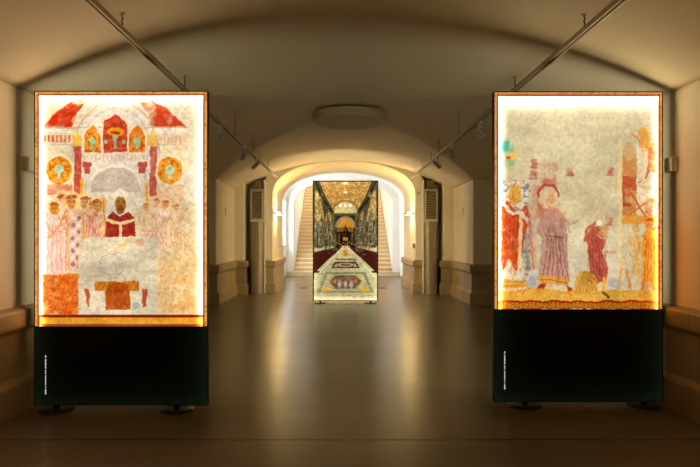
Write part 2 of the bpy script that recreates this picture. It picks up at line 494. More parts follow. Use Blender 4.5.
    def figure(s, x, ytop, ybot, w, robe, skin, hair=None, a=0.85, halo=None, shade=None, mod=None, lean=0.0):
        """a plain robed standing figure"""
        h = ybot - ytop; r = max(2.2, h * 0.075)
        if halo is not None: s.ell(x, ytop + r * 1.1, r * 1.9, r * 1.9, halo, a * .8)
        sy = ytop + r * 2.3
        s.poly([(x - w * .22, sy - r * .3), (x + w * .22, sy - r * .3), (x + w * .5, sy + r * 1.2), (x + w * .48 + lean, ybot), (x - w * .48 + lean, ybot), (x - w * .5, sy + r * 1.2)], robe, a, 1.0, mod)
        sh = shade if shade is not None else tuple(int(c * .72) for c in robe)
        for k in range(4):
            q = x - w * .34 + w * .68 * k / 3
            s.line([(x + (q - x) * .6, sy + r * 2), (q + lean, ybot - 1)], .9, sh, a * .7, mod)
        s.line([(x - w * .46, sy + r * 1.4), (x - w * .05, sy + r * 3.4), (x + w * .42, sy + r * 1.5)], 1.2, sh, a * .7, mod)
        s.ell(x, ytop + r * 1.15, r * .92, r * 1.15, skin, a)
        if hair is not None: s.ell(x, ytop + r * .6, r, r * .75, hair, a, half='top')
        dk = tuple(int(q * .6) for q in skin)
        for ex in (-.35, .35): s.ell(x + ex * r, ytop + r * 1.05, r * .17, r * .15, dk, a)
        s.line([(x, ytop + r * 1.1), (x + r * .1, ytop + r * 1.5)], .5, dk, a * .6); s.line([(x - r * .25, ytop + r * 1.8), (x + r * .25, ytop + r * 1.8)], .5, dk, a * .6)
        s.strokes(x - w * .4, x + w * .4, sy + r, ybot - 5, [sh, robe, tuple(min(255, int(c * 1.12)) for c in robe), tuple(int(c * .8) for c in robe)], 26, h * .13, .8, .6, int(x * 7 + ytop), math.pi / 2, .25)

def frame_border(A, tan, red, t1, t2, bottom=None):
    x0, x1, y0, y1 = A.x0, A.x1, A.y0, A.y1
    keep = A.X, A.Y; A.X, A.Y = A.X0, A.Y0
    n = A.noise(7, 3, 71)
    n2 = A.noise(2.2, 2, 72)
    for (xa, xb) in ((x0, x0 + t1 + t2), (x1 - t1 - t2, x1)):
        A.rect(xa, xb, y0, y1, red, .95)
    A.rect(x0, x1, y0, y0 + t1 + t2, red, .9)
    A.rect(x0, x0 + t1, y0, y1, tan, 1.0, mod=.8 + .35 * n)
    A.rect(x1 - t1, x1, y0, y1, tan, 1.0, mod=.8 + .35 * n)
    A.rect(x0, x1, y0, y0 + t1, tan, .9, mod=.75 + .35 * n)
    A.put((n2 > .62) * (np.minimum(np.minimum(A.X - x0, x1 - A.X), A.Y - y0) < t1 + t2), (150, 84, 30), .5)
    A.X, A.Y = keep

# --- left picture: red roofs and arcade above, robed people round a white table
def art_left():
    A = Art(34.5, 208, 91, 326, 2.0, (232, 216, 190), .9)
    n1, n2, n3 = A.noise(40, 5, 1), A.noise(9, 4, 2), A.noise(3, 3, 3)
    A.put(np.clip((n1 - .42) * 3, 0, 1), (216, 196, 160), .6)
    A.put(np.clip((n2 - .5) * 4, 0, 1), (250, 246, 238), .5)
    low = np.clip((A.Y - 215) / 70, 0, 1) * np.clip((A.X - 140) / 25, 0, 1)
    A.put(low, (228, 196, 142), .55); A.put(low * np.clip((n2 - .45) * 4, 0, 1), (214, 140, 70), .45)
    wear = np.clip(.45 + (n2 - .38) * 3.2, .15, 1)
    gr = np.clip(.55 + (n3 - .4) * 2.5, .3, 1)
    # grey-lilac half dome and pale wide arch
    A.ell(116, 160, 42, 58, (226, 216, 206), .8, 3)
    # red roofs
    A.poly([(43, 126), (55, 112), (67, 103), (79, 97), (86, 100), (77, 112), (72, 126)], (196, 70, 34), .95, 1, wear)
    A.poly([(152, 126), (148, 112), (141, 102), (152, 100), (168, 108), (187, 126)], (196, 76, 44), .85, 1, wear)
    A.poly([(43, 126), (52, 116), (64, 108), (76, 103), (74, 112), (71, 126)], (186, 52, 24), .75, 1, .45 + .5 * wear)
    A.poly([(151, 126), (150, 114), (156, 108), (166, 110), (176, 117), (187, 126)], (190, 66, 40), .7, 1, .4 + .5 * wear)
    A.ring(116, 158, 44, 58, 2.2, (196, 176, 164), .7, 'top'); A.ring(116, 160, 39, 52, 1.2, (206, 188, 176), .7, 'top')
    A.rect(43, 190, 126.4, 127.6, (190, 150, 120), .7); A.rect(43, 190, 143.5, 144.5, (200, 170, 146), .6)
    for x in (86, 145.5): A.rect(x - 1, x + 1.4, 161, 196, (186, 168, 156), .6)
    # dentil rows
    kX, kY = A.X, A.Y; A.X, A.Y = A.X0, A.Y0
    for k in range(7):
        A.rect(43 + k * 4.1, 45.6 + k * 4.1, 134.5, 141.5, (206, 92, 52), .85, mod=gr)
        A.rect(160 + k * 4.0, 162.4 + k * 4.0, 135.5, 142.5, (214, 150, 128), .6, mod=gr)
    A.X, A.Y = kX, kY
    A.rect(42, 73, 128, 132, (244, 238, 230), .8); A.rect(157, 190, 128, 133, (240, 230, 220), .8)
    # arcade of three pointed openings
    for (xa, xb, yt, yb, col, arch) in ((84, 100.5, 124, 151.5, (206, 132, 38), (232, 214, 190)), (103, 127.5, 114, 151.5, (178, 62, 38), (232, 210, 190)), (129.5, 146, 124, 151.5, (204, 122, 38), (232, 214, 190))):
        c = (xa + xb) / 2
        def gable(g): return [(xa - g, yb), (xa - g, yt + 11), (xa + 2.5 - g, yt + 6 - g), (c, yt - g), (xb - 2.5 + g, yt + 6 - g), (xb + g, yt + 11), (xb + g, yb)]
        A.poly(gable(1.8), arch, .95); A.poly(gable(0), col, .95, mod=.7 + .3 * gr)
        A.put(A.soft(np.abs(A.X - c) - (xb - xa) / 2, .5) * ((A.Y > yt + 8) & (A.Y < yb)) * (n3 > .55), (150, 66, 22), .5)
        A.ell(c, (yt + yb) / 2 + 3, 3.2, 3.6, (158, 196, 160), .9); A.rect(c - 1.2, c + 1.2, (yt + yb) / 2 + 3, yb - 3, (150, 190, 160), .85)
    A.ell(115.3, 131, 9, 4.6, (228, 152, 50), .95); A.ell(115.3, 132.2, 5.6, 1.8, (150, 70, 20), .9)
    for c in (106.2, 124.2): A.ell(c, 141, 2, 2.2, (150, 186, 158), .85)
    # columns and capitals
    for x, a in ((77, 1.0), (153.5, .9)):
        A.rect(x - 3.2, x + 4.2, 146, 196, (172, 62, 50), .85 * a, mod=.65 + .35 * gr)
        A.rect(x - 5.4, x + 4, 132.5, 146, (222, 178, 84), .9 * a); A.rect(x - 5.4, x + 4, 132.5, 135, (240, 214, 140), .9 * a)
    A.rect(81, 149, 152, 161, (222, 206, 192), .9); 
    for k in range(17): A.rect(83 + 4 * k, 84.2 + 4 * k, 154, 159, (196, 168, 150), .6)
    A.rect(82, 91.5, 161.5, 166, (172, 62, 56), .85); A.rect(84, 90, 166, 173, (164, 58, 52), .8)
    A.rect(138, 147, 161.5, 166, (172, 62, 56), .85); A.rect(139.5, 145.5, 166, 173, (164, 58, 52), .8)
    # pale arch
    A.ell(115.7, 192, 29.5, 29, (232, 222, 212), .95, half='top'); A.ell(115.7, 192, 25.5, 25.5, (196, 180, 168), .9, half='top', mod=.8 + .25 * n2)
    A.rect(86.5, 90.5, 176, 196, (220, 206, 190), .8); A.rect(141, 145, 176, 196, (220, 206, 190), .8)
    # gold candle columns
    A.rect(80, 83.6, 178, 200, (226, 164, 60), .9); A.rect(146, 149.5, 181, 202, (224, 170, 76), .85)
    # side openings with a blue-green lamp
    for c, rx in ((58.5, 13), (170.5, 12.5)):
        A.ell(c, 170, rx + 2.2, 16.6, (240, 224, 196), .9); A.ell(c, 170, rx, 14.2, (222, 150, 44), .92, mod=.6 + .5 * gr)
        A.put(((((A.X - c) / rx) ** 2 + ((A.Y - 170) / 14.2) ** 2) < .95) * (n3 > .58), (176, 92, 26), .55)
        A.ell(c, 169, 4.8, 4.4, (206, 220, 190), .95); A.rect(c - 2, c + 2, 171, 179, (196, 214, 186), .85); A.ell(c, 167.5, 2.4, 2, (150, 188, 164), .7)
    A.rect(47, 72, 184, 194, (204, 110, 76), .75, mod=wear); A.rect(158, 184, 184, 200, (220, 170, 130), .55, mod=wear)
    # robed people at the left
    orange = np.clip((n2 - .3) * 3, 0, 1)
    A.rect(42, 79, 274, 315, (208, 112, 40), .95, 1.5, mod=.55 + .5 * orange); A.put(((A.X > 42) & (A.X < 79) & (A.Y > 276) & (A.Y < 315)) * np.clip((n3 - .5) * 5, 0, 1), (176, 76, 24), .6)
    for x, yt, c in ((62, 194, (214, 150, 84)), (71, 195, (206, 140, 80)), (85, 196, (210, 148, 96)), (97, 200, (198, 136, 66))):
        A.figure(x, yt, 270, 16, (232, 190, 158), c, (160, 84, 40), .85, halo=(242, 214, 160), shade=(196, 120, 80))
    A.figure(91, 203, 238, 15, (226, 186, 170), (222, 170, 120), (176, 104, 60), .7, shade=(180, 80, 70))
    A.poly([(70, 213), (82, 213), (80, 271), (69, 271)], (224, 200, 190), .8)
    for k in range(8):
        for q in range(2):
            A.ell(73 + q * 5.2, 218 + k * 6.6, 2.0, 2.2, (164, 92, 110) if (k + q) % 2 else (238, 222, 210), .75)
    A.line([(82, 212), (84, 238), (77, 268)], 1.6, (220, 160, 60), .85)
    A.figure(54, 202, 273, 23, (238, 208, 200), (206, 140, 52), (170, 96, 40), .9, halo=(240, 220, 190), shade=(206, 132, 122))
    A.line([(64, 216), (54, 231), (48, 238)], 2.0, (216, 150, 70), .7)
    # people at the right
    for x, yt, c, r in ((147, 203, (224, 170, 120), (228, 196, 176)), (157, 198, (226, 180, 150), (232, 206, 188)), (166, 200, (222, 160, 120), (240, 226, 214)), (177, 204, (228, 196, 160), (236, 214, 186))):
        A.figure(x, yt, 250, 15, r, c, (186, 104, 60), .75, halo=(236, 206, 160), shade=(204, 140, 100), mod=wear)
    # table with a white cloth and an official in a dark red cape standing behind it
    A.ell(120.7, 197, 7.4, 9, (234, 220, 196), .95); A.ell(120.7, 203, 5.6, 8, (164, 116, 52), .95)
    A.ell(120.7, 195.5, 6.4, 7.5, (236, 222, 202), .95, half='top'); A.poly([(114.5, 196), (120.5, 185.5), (127, 196)], (238, 226, 208), .9)
    A.ell(120.5, 209.5, 4.2, 4.5, (128, 74, 34), .8)
    for ex in (118.4, 123): A.ell(ex, 201.5, .9, .7, (70, 34, 14), .9)
    A.poly([(105, 237), (106, 219), (113, 211), (120.5, 216), (128, 211), (134.5, 217), (136, 237)], (142, 38, 30), .95, mod=.75 + .25 * gr)
    A.line([(107, 219), (120.5, 223.5), (134, 219)], 3.0, (236, 214, 170), .95); A.line([(120.5, 223), (120.5, 237)], 2.6, (236, 214, 170), .9)
    A.line([(103, 200), (106, 228), (104, 238)], 1.6, (196, 130, 60), .8); A.ell(102.6, 203, 4.2, 6, (216, 160, 96), .55)
    A.poly([(86, 237), (157, 236), (157.5, 315), (78, 315), (79, 246)], (222, 212, 192), .97, 1.2)
    A.put(((A.X > 79) & (A.X < 157) & (A.Y > 238) & (A.Y < 315)) * np.clip((n1 - .4) * 3, 0, 1), (206, 194, 176), .6)
    A.put(((A.X > 79) & (A.X < 157) & (A.Y > 238) & (A.Y < 280)) * np.clip((A.noise(6, 3, 9, .2, 1) - .52) * 6, 0, 1), (196, 182, 168), .5)
    A.ring(111, 266, 12, 12.5, 1.2, (188, 172, 160), .8); A.ring(111, 266, 9, 9.4, .8, (196, 182, 170), .7); A.line([(105, 266), (117, 266)], .9, (190, 176, 164), .7)
    A.line([(115, 250), (132, 238)], 3, (226, 196, 110), .8); A.ell(140, 242, 4.5, 3.5, (216, 160, 130), .7)
    A.rect(95, 139, 281, 291, (192, 120, 34), .95, mod=.7 + .4 * gr); A.rect(105.5, 130.5, 290, 310, (168, 84, 34), .95, mod=.75 + .3 * gr)
    for k in range(9): A.line([(96 + k * 4.8, 290), (100.8 + k * 4.8, 282)], .7, (140, 66, 20), .6)
    A.ell(118, 288, 11, 6, (150, 66, 26), .75)
    for sx, d in ((86, 1), (145, -1)): A.poly([(sx - 2, 289), (sx + 3, 289.5), (sx + 3 + d, 306), (sx + d * 2, 307)], (172, 70, 44), .85)
    A.line([(78, 280), (157, 280)], .9, (200, 184, 166), .8); A.ell(136, 305, 4, 4, (120, 140, 170), .5)
    # bottom band
    kX, kY = A.X, A.Y; A.X, A.Y = A.X0, A.Y0
    A.rect(34.5, 208, 315, 326, (150, 60, 24), 1); A.rect(40, 204, 317.5, 324, (220, 168, 66), .97, mod=.8 + .3 * n2)
    A.rect(38, 205, 314.6, 316.4, (110, 26, 12), .95)
    A.X, A.Y = kX, kY
    A.strokes(42, 200, 98, 312, [(250, 240, 222), (206, 160, 116), (190, 120, 76), (226, 196, 150)], 900, 4, .7, .35, 77, 0, 3.1)
    A.strokes(158, 202, 205, 312, [(214, 150, 84), (236, 214, 170), (200, 130, 70)], 260, 5, 1.2, .4, 78, 0, 3.1)
    A.strokes(42, 78, 276, 313, [(176, 70, 24), (226, 140, 60), (190, 90, 30)], 160, 4, 1.0, .5, 79, 0, 3.1)
    A.strokes(44, 102, 196, 240, [(176, 100, 50), (240, 220, 190), (150, 70, 60), (222, 170, 90)], 170, 4, .8, .5, 80, 1.2, 1.2)
    A.strokes(140, 184, 198, 240, [(200, 130, 84), (240, 226, 206), (190, 110, 90), (222, 176, 120)], 130, 4, .8, .5, 81, 1.2, 1.2)
    A.finish(.24, 1.15, 1.12, (1, .985, .93), 500)
    frame_border(A, (226, 164, 78), (128, 40, 22), 2.6, 1.7)
    return A

# --- right picture: faded plaster above, labourers and a robed overseer below
def art_right():
    A = Art(493.5, 662.5, 91.5, 309, 2.0, (212, 200, 172), .9)
    n1, n2, n3 = A.noise(45, 5, 21), A.noise(9, 4, 22), A.noise(3, 3, 23)
    ns = A.noise(10, 4, 24, .15, 1)
    A.put(np.clip((n1 - .4) * 3, 0, 1), (196, 184, 154), .65)
    A.put(np.clip((ns - .5) * 5, 0, 1), (226, 216, 190), .5)
    A.put(np.clip((A.Y - 150) / 60, 0, 1) * np.clip((n2 - .48) * 4, 0, 1), (192, 166, 130), .45)
    mid = np.clip(1 - np.abs(A.X - 590) / 40, 0, 1) * np.clip((A.Y - 170) / 50, 0, 1)
    A.put(mid, (206, 190, 154), .35)
    A.put(np.clip((A.Y - 222) / 15, 0, 1) * np.clip(1 - np.abs(A.X - 590) / 60, 0, 1), (222, 218, 212), .45)
    wear = np.clip(.5 + (n2 - .4) * 3.2, .12, 1); gr = np.clip(.6 + (n3 - .4) * 2.2, .3, 1)
    # foliage at the left edge
    A.ell(507, 152, 7.5, 13, (112, 168, 136), .8, 3, mod=wear); A.ell(505, 146, 5, 6, (84, 158, 146), .8, 2, mod=wear)
    A.ell(508, 161, 7, 6, (140, 176, 96), .75, 2, mod=wear); A.ell(512, 155, 5, 3.4, (232, 190, 90), .8); A.ell(507, 157, 2.4, 2, (206, 84, 40), .9)
    # faded red building
    A.rect(532, 557, 162, 218, (206, 158, 132), .7, 3, mod=wear); A.rect(536, 556, 178, 216, (186, 110, 92), .7, 2, mod=wear)
    A.rect(530, 535, 160, 270, (206, 160, 140), .55, 1.5, mod=wear)
    A.ell(548, 197, 10, 12, (218, 202, 172), .9, 2); A.ring(548, 197, 10.5, 13, 2.2, (166, 62, 48), .8, 'top')
    for (x, y) in ((533, 163), (533, 174), (570, 171), (610, 171), (609, 221)):
        A.rect(x - 3, x + 3, y - 4, y + 4, (184, 96, 84), .75, 1.5, mod=gr); A.rect(x - 4.2, x + 4.2, y + 3, y + 4.6, (182, 92, 80), .6)
    # tower at the right
    A.rect(618, 622.4, 138, 300, (230, 206, 158), .8); A.rect(622.4, 636.5, 150, 216, (198, 138, 84), .9, mod=.55 + .45 * wear)
    A.ell(629.4, 151, 7, 9, (206, 176, 132), .9); A.rect(622.4, 636.5, 176, 190, (176, 84, 52), .85, mod=wear); A.rect(622.4, 631, 190, 206, (164, 62, 40), .85, mod=wear)
    A.rect(637, 655, 140, 216, (238, 228, 208), .5)
    A.line([(632, 194), (646, 216)], 2.2, (190, 96, 40), .9); A.line([(646, 202), (626, 217)], 1.8, (206, 120, 50), .85)
    A.rect(622, 658, 215, 224, (224, 150, 62), .85, mod=.6 + .4 * gr); A.ell(652, 207, 7, 9, (200, 100, 50), .8, mod=wear)
    A.ell(644, 132, 5.5, 6, (226, 170, 80), .85); A.poly([(639, 136), (650, 136), (652, 150), (641, 151)], (222, 156, 66), .85, mod=gr); A.line([(640, 141), (632, 132)], 1.8, (216, 140, 74), .8)
    A.poly([(648, 148), (656, 144), (658, 172), (648, 170)], (206, 98, 56), .8, 1.5, mod=wear); A.line([(650, 170), (646, 178)], 2.2, (196, 84, 40), .8); A.ell(654, 146, 3, 3.4, (220, 150, 100), .85)
    # two orange workers at the right edge
    A.figure(650, 218, 282, 15, (226, 160, 58), (214, 140, 72), (160, 70, 30), .95, shade=(170, 78, 24)); A.line([(645, 280), (640, 296)], 3, (204, 116, 50), .9); A.line([(653, 281), (655, 297)], 3, (196, 108, 46), .9)
    A.figure(658, 226, 296, 10, (214, 120, 50), (214, 140, 80), (150, 60, 30), .85, shade=(150, 60, 22)); A.figure(636, 222, 276, 9, (234, 196, 128), (220, 160, 92), None, .5, shade=(204, 140, 70))
    A.line([(626, 270), (632, 294)], 2.6, (216, 150, 84), .8); A.line([(622, 268), (616, 296)], 2.4, (222, 160, 100), .75)
    # large figure in red with a white mantle at the left
    A.ell(514, 196, 13, 15, (236, 226, 210), .9); 
    A.put((A.X > 501) & (A.X < 530) & (A.Y > 180) & (A.Y < 280) & (n3 > .56), (92, 98, 128), .55)
    A.ell(514, 195, 6, 9.5, (220, 160, 66), .95, mod=.7 + .3 * gr); A.ell(514, 189, 7, 6, (228, 180, 100), .8, half='top')
    A.poly([(500, 205), (506, 200), (516, 212), (526, 204), (529, 216), (524, 238), (519, 270), (500, 270)], (196, 72, 36), .95, 1.2, mod=.7 + .35 * gr)
    A.line([(501, 203), (511, 213), (520, 212), (528, 222)], 3.6, (238, 226, 204), .95); A.line([(520, 212), (519, 266)], 3.4, (236, 214, 170), .9)
    for k in range(5): A.line([(503 + 3.4 * k, 222), (501 + 3.4 * k, 262)], .8, (150, 40, 18), .7)
    A.poly([(501, 272), (508, 258), (515, 272), (521, 260), (524, 288), (501, 288)], (232, 224, 214), .92, 1)
    A.rect(502, 524, 279, 288, (214, 158, 62), .95, mod=.65 + .4 * gr); 
    A.line([(503, 281.5), (523, 281.5)], .8, (140, 74, 30), .7); A.line([(503, 285.5), (523, 285.5)], .8, (140, 74, 30), .7)
    A.rect(501, 525, 288, 291, (236, 228, 214), .8)
    A.rect(524, 529, 214, 272, (96, 112, 150), .35, 2, mod=wear); A.line([(529, 222), (533, 268)], 3.0, (206, 120, 96), .7)
    # tall overseer in a mauve robe
    A.ell(550, 199, 8, 10, (222, 198, 162), .9, mod=.8 + .2 * gr); A.ell(550, 201, 5, 7, (212, 176, 132), .85)
    A.poly([(541, 212), (548, 207), (558, 208), (564, 216), (566, 236), (569, 282), (537, 280), (543, 238), (535, 232)], (188, 144, 132), .95, 1.2, mod=.8 + .2 * n2)
    A.line([(538, 224), (545, 236), (540, 248)], 3.4, (206, 166, 150), .85); A.line([(561, 216), (570, 224), (577, 221)], 3, (196, 150, 134), .85)
    for k in range(6): A.line([(548 + 2.6 * k, 238), (542 + 5.0 * k, 276)], 1.0, (126, 74, 74), .75)
    A.line([(545, 235), (562, 237)], 1.8, (132, 78, 72), .8)
    A.poly([(539, 275), (568, 278.5), (568, 285.5), (538.5, 282.5)], (218, 158, 66), .95); A.line([(540, 279), (567, 282)], .8, (126, 60, 24), .7)
    A.poly([(540, 284), (546, 283), (543, 293), (534, 297), (533.5, 294)], (166, 56, 30), .95); A.poly([(566, 285), (572, 287), (573.5, 298), (569, 298)], (166, 56, 30), .95)
    A.poly([(527, 272), (536, 268), (536, 280), (527, 284)], (206, 206, 214), .6)
    # ground
    A.poly([(500, 291), (530, 288), (575, 291), (660, 290), (660, 301), (500, 301)], (218, 166, 70), .92, 1.5, mod=.7 + .3 * gr)
    # bending worker with a basket
    A.poly([(585, 236), (592, 226), (602, 226), (606, 240), (602, 252), (609, 268), (606, 282), (594, 281), (589, 268), (588, 254)], (174, 88, 70), .95, 1.2, mod=.75 + .3 * gr)
    A.line([(585, 240), (586, 229), (596, 222)], 3.2, (182, 96, 74), .9); A.ell(603, 233, 5, 6, (206, 170, 130), .92); A.ell(604, 229.5, 5.4, 4, (196, 152, 90), .8, half='top')
    A.line([(604, 252), (615, 252)], 2.4, (206, 150, 110), .85); A.ell(599, 222.5, 3.2, 2.6, (240, 230, 214), .95)
    for k in range(4): A.line([(592 + 3 * k, 240), (594 + 3 * k, 276)], .8, (124, 50, 44), .65)
    A.line([(604, 279), (603.5, 292)], 3.6, (226, 172, 50), .95); A.line([(603, 293), (609, 298)], 2.6, (90, 60, 50), .9); A.line([(597, 281), (591, 291)], 3, (178, 96, 80), .6)
    A.ell(616, 283, 9, 5, (140, 150, 182), .4, 3, mod=wear); A.ell(531, 282, 5, 6, (130, 140, 180), .35, 3)
    A.ell(586, 281, 10.8, 11, (216, 168, 82), .95, half='top'); A.poly([(575, 281), (597, 281), (598, 294), (574, 294)], (214, 164, 78), .95)
    for k in range(7): A.line([(583 + k, 271.5), (576 + 3.4 * k, 293)], .8, (160, 104, 40), .7)
    # bottom band: plain ornament of dots
    A.rect(493.5, 662.5, 300.5, 309, (150, 56, 18), 1); A.rect(498, 659, 303, 307.6, (214, 158, 46), .95, mod=.7 + .35 * n2)
    for k in range(38): A.ring(502 + 4.1 * k, 305.2, 1.2, 1.5, .8, (104, 52, 16), .75)
    A.strokes(500, 657, 98, 296, [(232, 224, 200), (190, 170, 132), (206, 180, 140), (220, 208, 180)], 900, 5, .8, .3, 87, 0, .6)
    A.strokes(624, 659, 215, 298, [(196, 96, 30), (238, 190, 100), (170, 74, 24), (230, 150, 56)], 200, 6, 1.0, .35, 88, 1.5, .35)
    A.strokes(639, 658, 130, 214, [(214, 110, 50), (240, 200, 130), (226, 150, 70)], 110, 5, 1.0, .5, 89, 1.5, 1.2)
    A.strokes(500, 531, 182, 290, [(180, 56, 24), (236, 220, 190), (222, 150, 60), (110, 110, 140)], 230, 5, .9, .5, 90, 1.5, .7)
    A.strokes(532, 560, 164, 214, [(190, 120, 96), (214, 180, 150), (176, 90, 70)], 120, 5, 1.0, .4, 91, 1.5, .6)
    A.strokes(540, 568, 212, 278, [(150, 100, 96), (206, 166, 150), (128, 80, 80)], 130, 9, .9, .5, 92, 1.5, .25)
    A.strokes(587, 606, 228, 280, [(140, 62, 50), (200, 120, 96), (120, 50, 50)], 80, 6, .9, .5, 93, 1.2, .4)
    A.strokes(500, 660, 290, 300, [(236, 196, 100), (190, 130, 40)], 120, 5, .9, .5, 94, 0, .4)
    A.put(np.clip((A.Y - 190) / 60, 0, 1) * np.clip(1 - np.minimum(A.X - 499, 657 - A.X) / 22, 0, 1) * np.clip(.4 + (n2 - .4) * 3, 0, 1), (220, 140, 60), .5)
    A.finish(.18, 1.12, 1.1, (1, .985, .93), 520)
    frame_border(A, (222, 152, 76), (128, 38, 30), 2.5, 1.6)
    return A

# --- centre picture: a long church nave with a gilded vault and a patterned marble floor
def art_nave():
    A = Art(313, 378, 181, 301, 4.0, (44, 38, 26), .12)
    cx = 345.5
    n2, n3 = A.noise(4, 4, 41), A.noise(1.3, 3, 42)
    g = np.clip(.5 + (n3 - .4) * 2.5, .2, 1)
    mir = lambda pts: [(2 * cx - x, y) for x, y in pts]
    # side walls
    for f in (lambda p: p, mir):
        A.poly(f([(313, 181), (320, 181), (335, 212), (337, 246), (313, 252)]), (92, 84, 58), .95, mod=.6 + .5 * n2)
        A.poly(f([(315.2, 190), (318, 192), (323.5, 212), (323.5, 221), (315, 221)]), (216, 178, 96), .95, 1, mod=.55 + .5 * n2)
        A.poly(f([(328, 211), (331.5, 216), (331.5, 228), (328, 228)]), (200, 158, 80), .85)
        for xa, xb, yt, yb, c in ((318, 323, 221, 246, (156, 150, 122)), (325.5, 327.5, 214, 247, (120, 112, 84)), (330, 332, 220, 246, (138, 128, 96)), (333.8, 335, 222, 246, (120, 106, 74)), (315, 316.6, 224, 247, (112, 108, 84))):
            A.poly(f([(xa, yt), (xb, yt), (xb, yb), (xa, yb)]), c, .85, mod=.7 + .3 * g)
        for yy in (226, 231, 236, 241): A.poly(f([(319.4, yy), (321.6, yy), (321.6, yy + 2.2), (319.4, yy + 2.2)]), (40, 34, 24), .8)
        A.poly(f([(314, 181), (318.5, 181), (325, 196), (333, 208), (336, 216), (332, 213), (322, 201)]), (38, 34, 22), .95)
        A.line(f([(317, 181.5), (325, 199), (334, 211)]), .8, (120, 108, 70), .8)
        A.poly(f([(332, 216), (338, 222), (338, 247), (335.5, 247)]), (36, 30, 20), .7)
    # gilded vault with coffers
    A.poly([(319, 181), (372, 181), (366, 196), (357.5, 210), (333.5, 210), (325, 196)], (196, 152, 86), 1, mod=.8 + .25 * n2)
    r = np.hypot((A.X - cx), (A.Y - 212) * 1.05); th = np.arctan2(A.Y - 212, A.X - cx)
    inv = (A.Y < 210) & (np.abs(A.X - cx) < 26.5 - np.clip((A.Y - 181), 0, 40) * .5)
    A.put(inv * (np.abs(np.mod(np.log(np.maximum(r, 1)) * 9, 1) - .5) > .36), (150, 98, 32), .6)
    A.put(inv * (np.abs(np.mod(th * 9, 1) - .5) > .36), (160, 106, 36), .5)
    A.put(inv * (n3 > .62), (244, 206, 118), .55)
    for y, a in ((183.5, 1), (192.5, .95), (200.5, .8)): A.ell(cx, y, 2.2, 1.3, (255, 248, 224), a, 1.5)
    # lunette and inner arch
    A.ell(cx, 211, 13.2, 11, (150, 104, 44), .95, half='top'); A.ell(cx, 211, 11.5, 8.8, (190, 178, 132), .97, half='top')
    for x in (340.4, cx, 350.8): A.ell(x, 205.6, 1.5, 1.6, (250, 246, 232), .95, 1)
    A.rect(334, 357, 210, 213.6, (204, 186, 128), .95); A.rect(333, 358, 213.6, 216, (90, 76, 48), .9)
    A.ell(cx, 228, 10.5, 11.6, (150, 138, 104), .9, half='top'); A.ell(cx, 228, 8, 9.4, (198, 134, 44), .97, half='top'); A.rect(337.5, 353.5, 227.5, 236, (150, 92, 34), .9)
    A.rect(336, 355, 232, 247, (26, 20, 14), .95); A.poly([(341, 236), (345.5, 225), (350, 236), (349, 247), (342, 247)], (24, 16, 10), .95)
    A.rect(343, 348, 237.5, 241, (216, 150, 52), .9, 1); A.rect(338, 340, 234, 245, (140, 96, 50), .6); A.rect(351, 353, 234, 245, (140, 96, 50), .6)
    for k in range(9): A.ell(337 + 2.1 * k, 243 + (k % 3), .5, .5, (240, 190, 100), .9)
    # floor, benches
    A.poly([(341.5, 246), (349.5, 246), (378, 275), (378, 301), (313, 301), (313, 275)], (204, 196, 150), 1, mod=.85 + .15 * n2)
    for f in (lambda p: p, mir):
        A.poly(f([(313, 246.5), (334, 246.5), (336, 249), (313, 255)]), (206, 196, 150), .9); A.poly(f([(315, 245.5), (322, 245.5), (322, 248), (315, 248)]), (30, 26, 18), .9)
        A.poly(f([(313, 254.5), (338, 247.5), (342.5, 247.5), (313, 273)]), (70, 20, 14), .97, mod=.8 + .3 * n2)
        A.poly(f([(313, 252.6), (338, 247), (342, 247), (313, 255.2)]), (52, 26, 18), .9)
        A.rect(*( (313.5, 319.5) if f([(0, 0)])[0][0] == 0 else (2 * cx - 319.5, 2 * cx - 313.5)), 271.4, 273.2, (30, 22, 14), .9)
        A.line(f([(342, 248), (316, 277)]), .8, (238, 232, 190), .8)
    A.poly([(325.4, 272.6), (365.6, 272.6), (374, 293), (317, 293)], (128, 132, 98), .95); A.poly([(328, 274.4), (363, 274.4), (370, 291.4), (321, 291.4)], (196, 186, 136), .95)
    A.poly([(328, 281), (334, 275), (357, 275), (363, 281), (357.5, 290), (333.5, 290)], (156, 150, 112), .9)
    A.poly([(329.5, 281.5), (336, 276), (355, 276), (361.5, 281.5), (355.5, 288.8), (335.5, 288.8)], (120, 62, 36), .97)
    A.ell(cx, 282.2, 12.5, 6.0, (122, 78, 62), .95, mod=.75 + .3 * n2)
    for x in (339.5, cx, 351.2): A.ell(x, 284.8, 1.7, 3.6, (214, 206, 214), .85, 1.6)
    for x in (335, 356): A.rect(x - .7, x + .7, 279, 284, (206, 152, 66), .8)
    for f in (lambda p: p, mir):
        A.poly(f([(320.5, 292), (325.5, 285.6), (332, 292)]), (226, 168, 44), .97); A.poly(f([(328, 275), (334, 275), (329, 279)]), (212, 176, 86), .8)
    A.poly([(334.5, 262), (356.5, 262), (360, 268.6), (331, 268.6)], (72, 52, 36), .95); A.ell(cx, 265.2, 8, 2.2, (196, 176, 134), .95); A.ell(cx, 265.2, 5, 1.3, (92, 46, 36), .9)
    for f in (lambda p: p, mir): A.poly(f([(333.5, 267.4), (337.5, 267.4), (336.5, 263.6)]), (206, 190, 150), .8)
    A.rect(335, 356, 259, 260.4, (132, 70, 46), .9); A.rect(341.8, 349, 249.5, 257, (206, 160, 74), .85, 1.2); A.rect(343.4, 347.4, 250.6, 256, (164, 104, 44), .7)
    A.rect(313, 378, 297, 301, (224, 216, 170), .8)
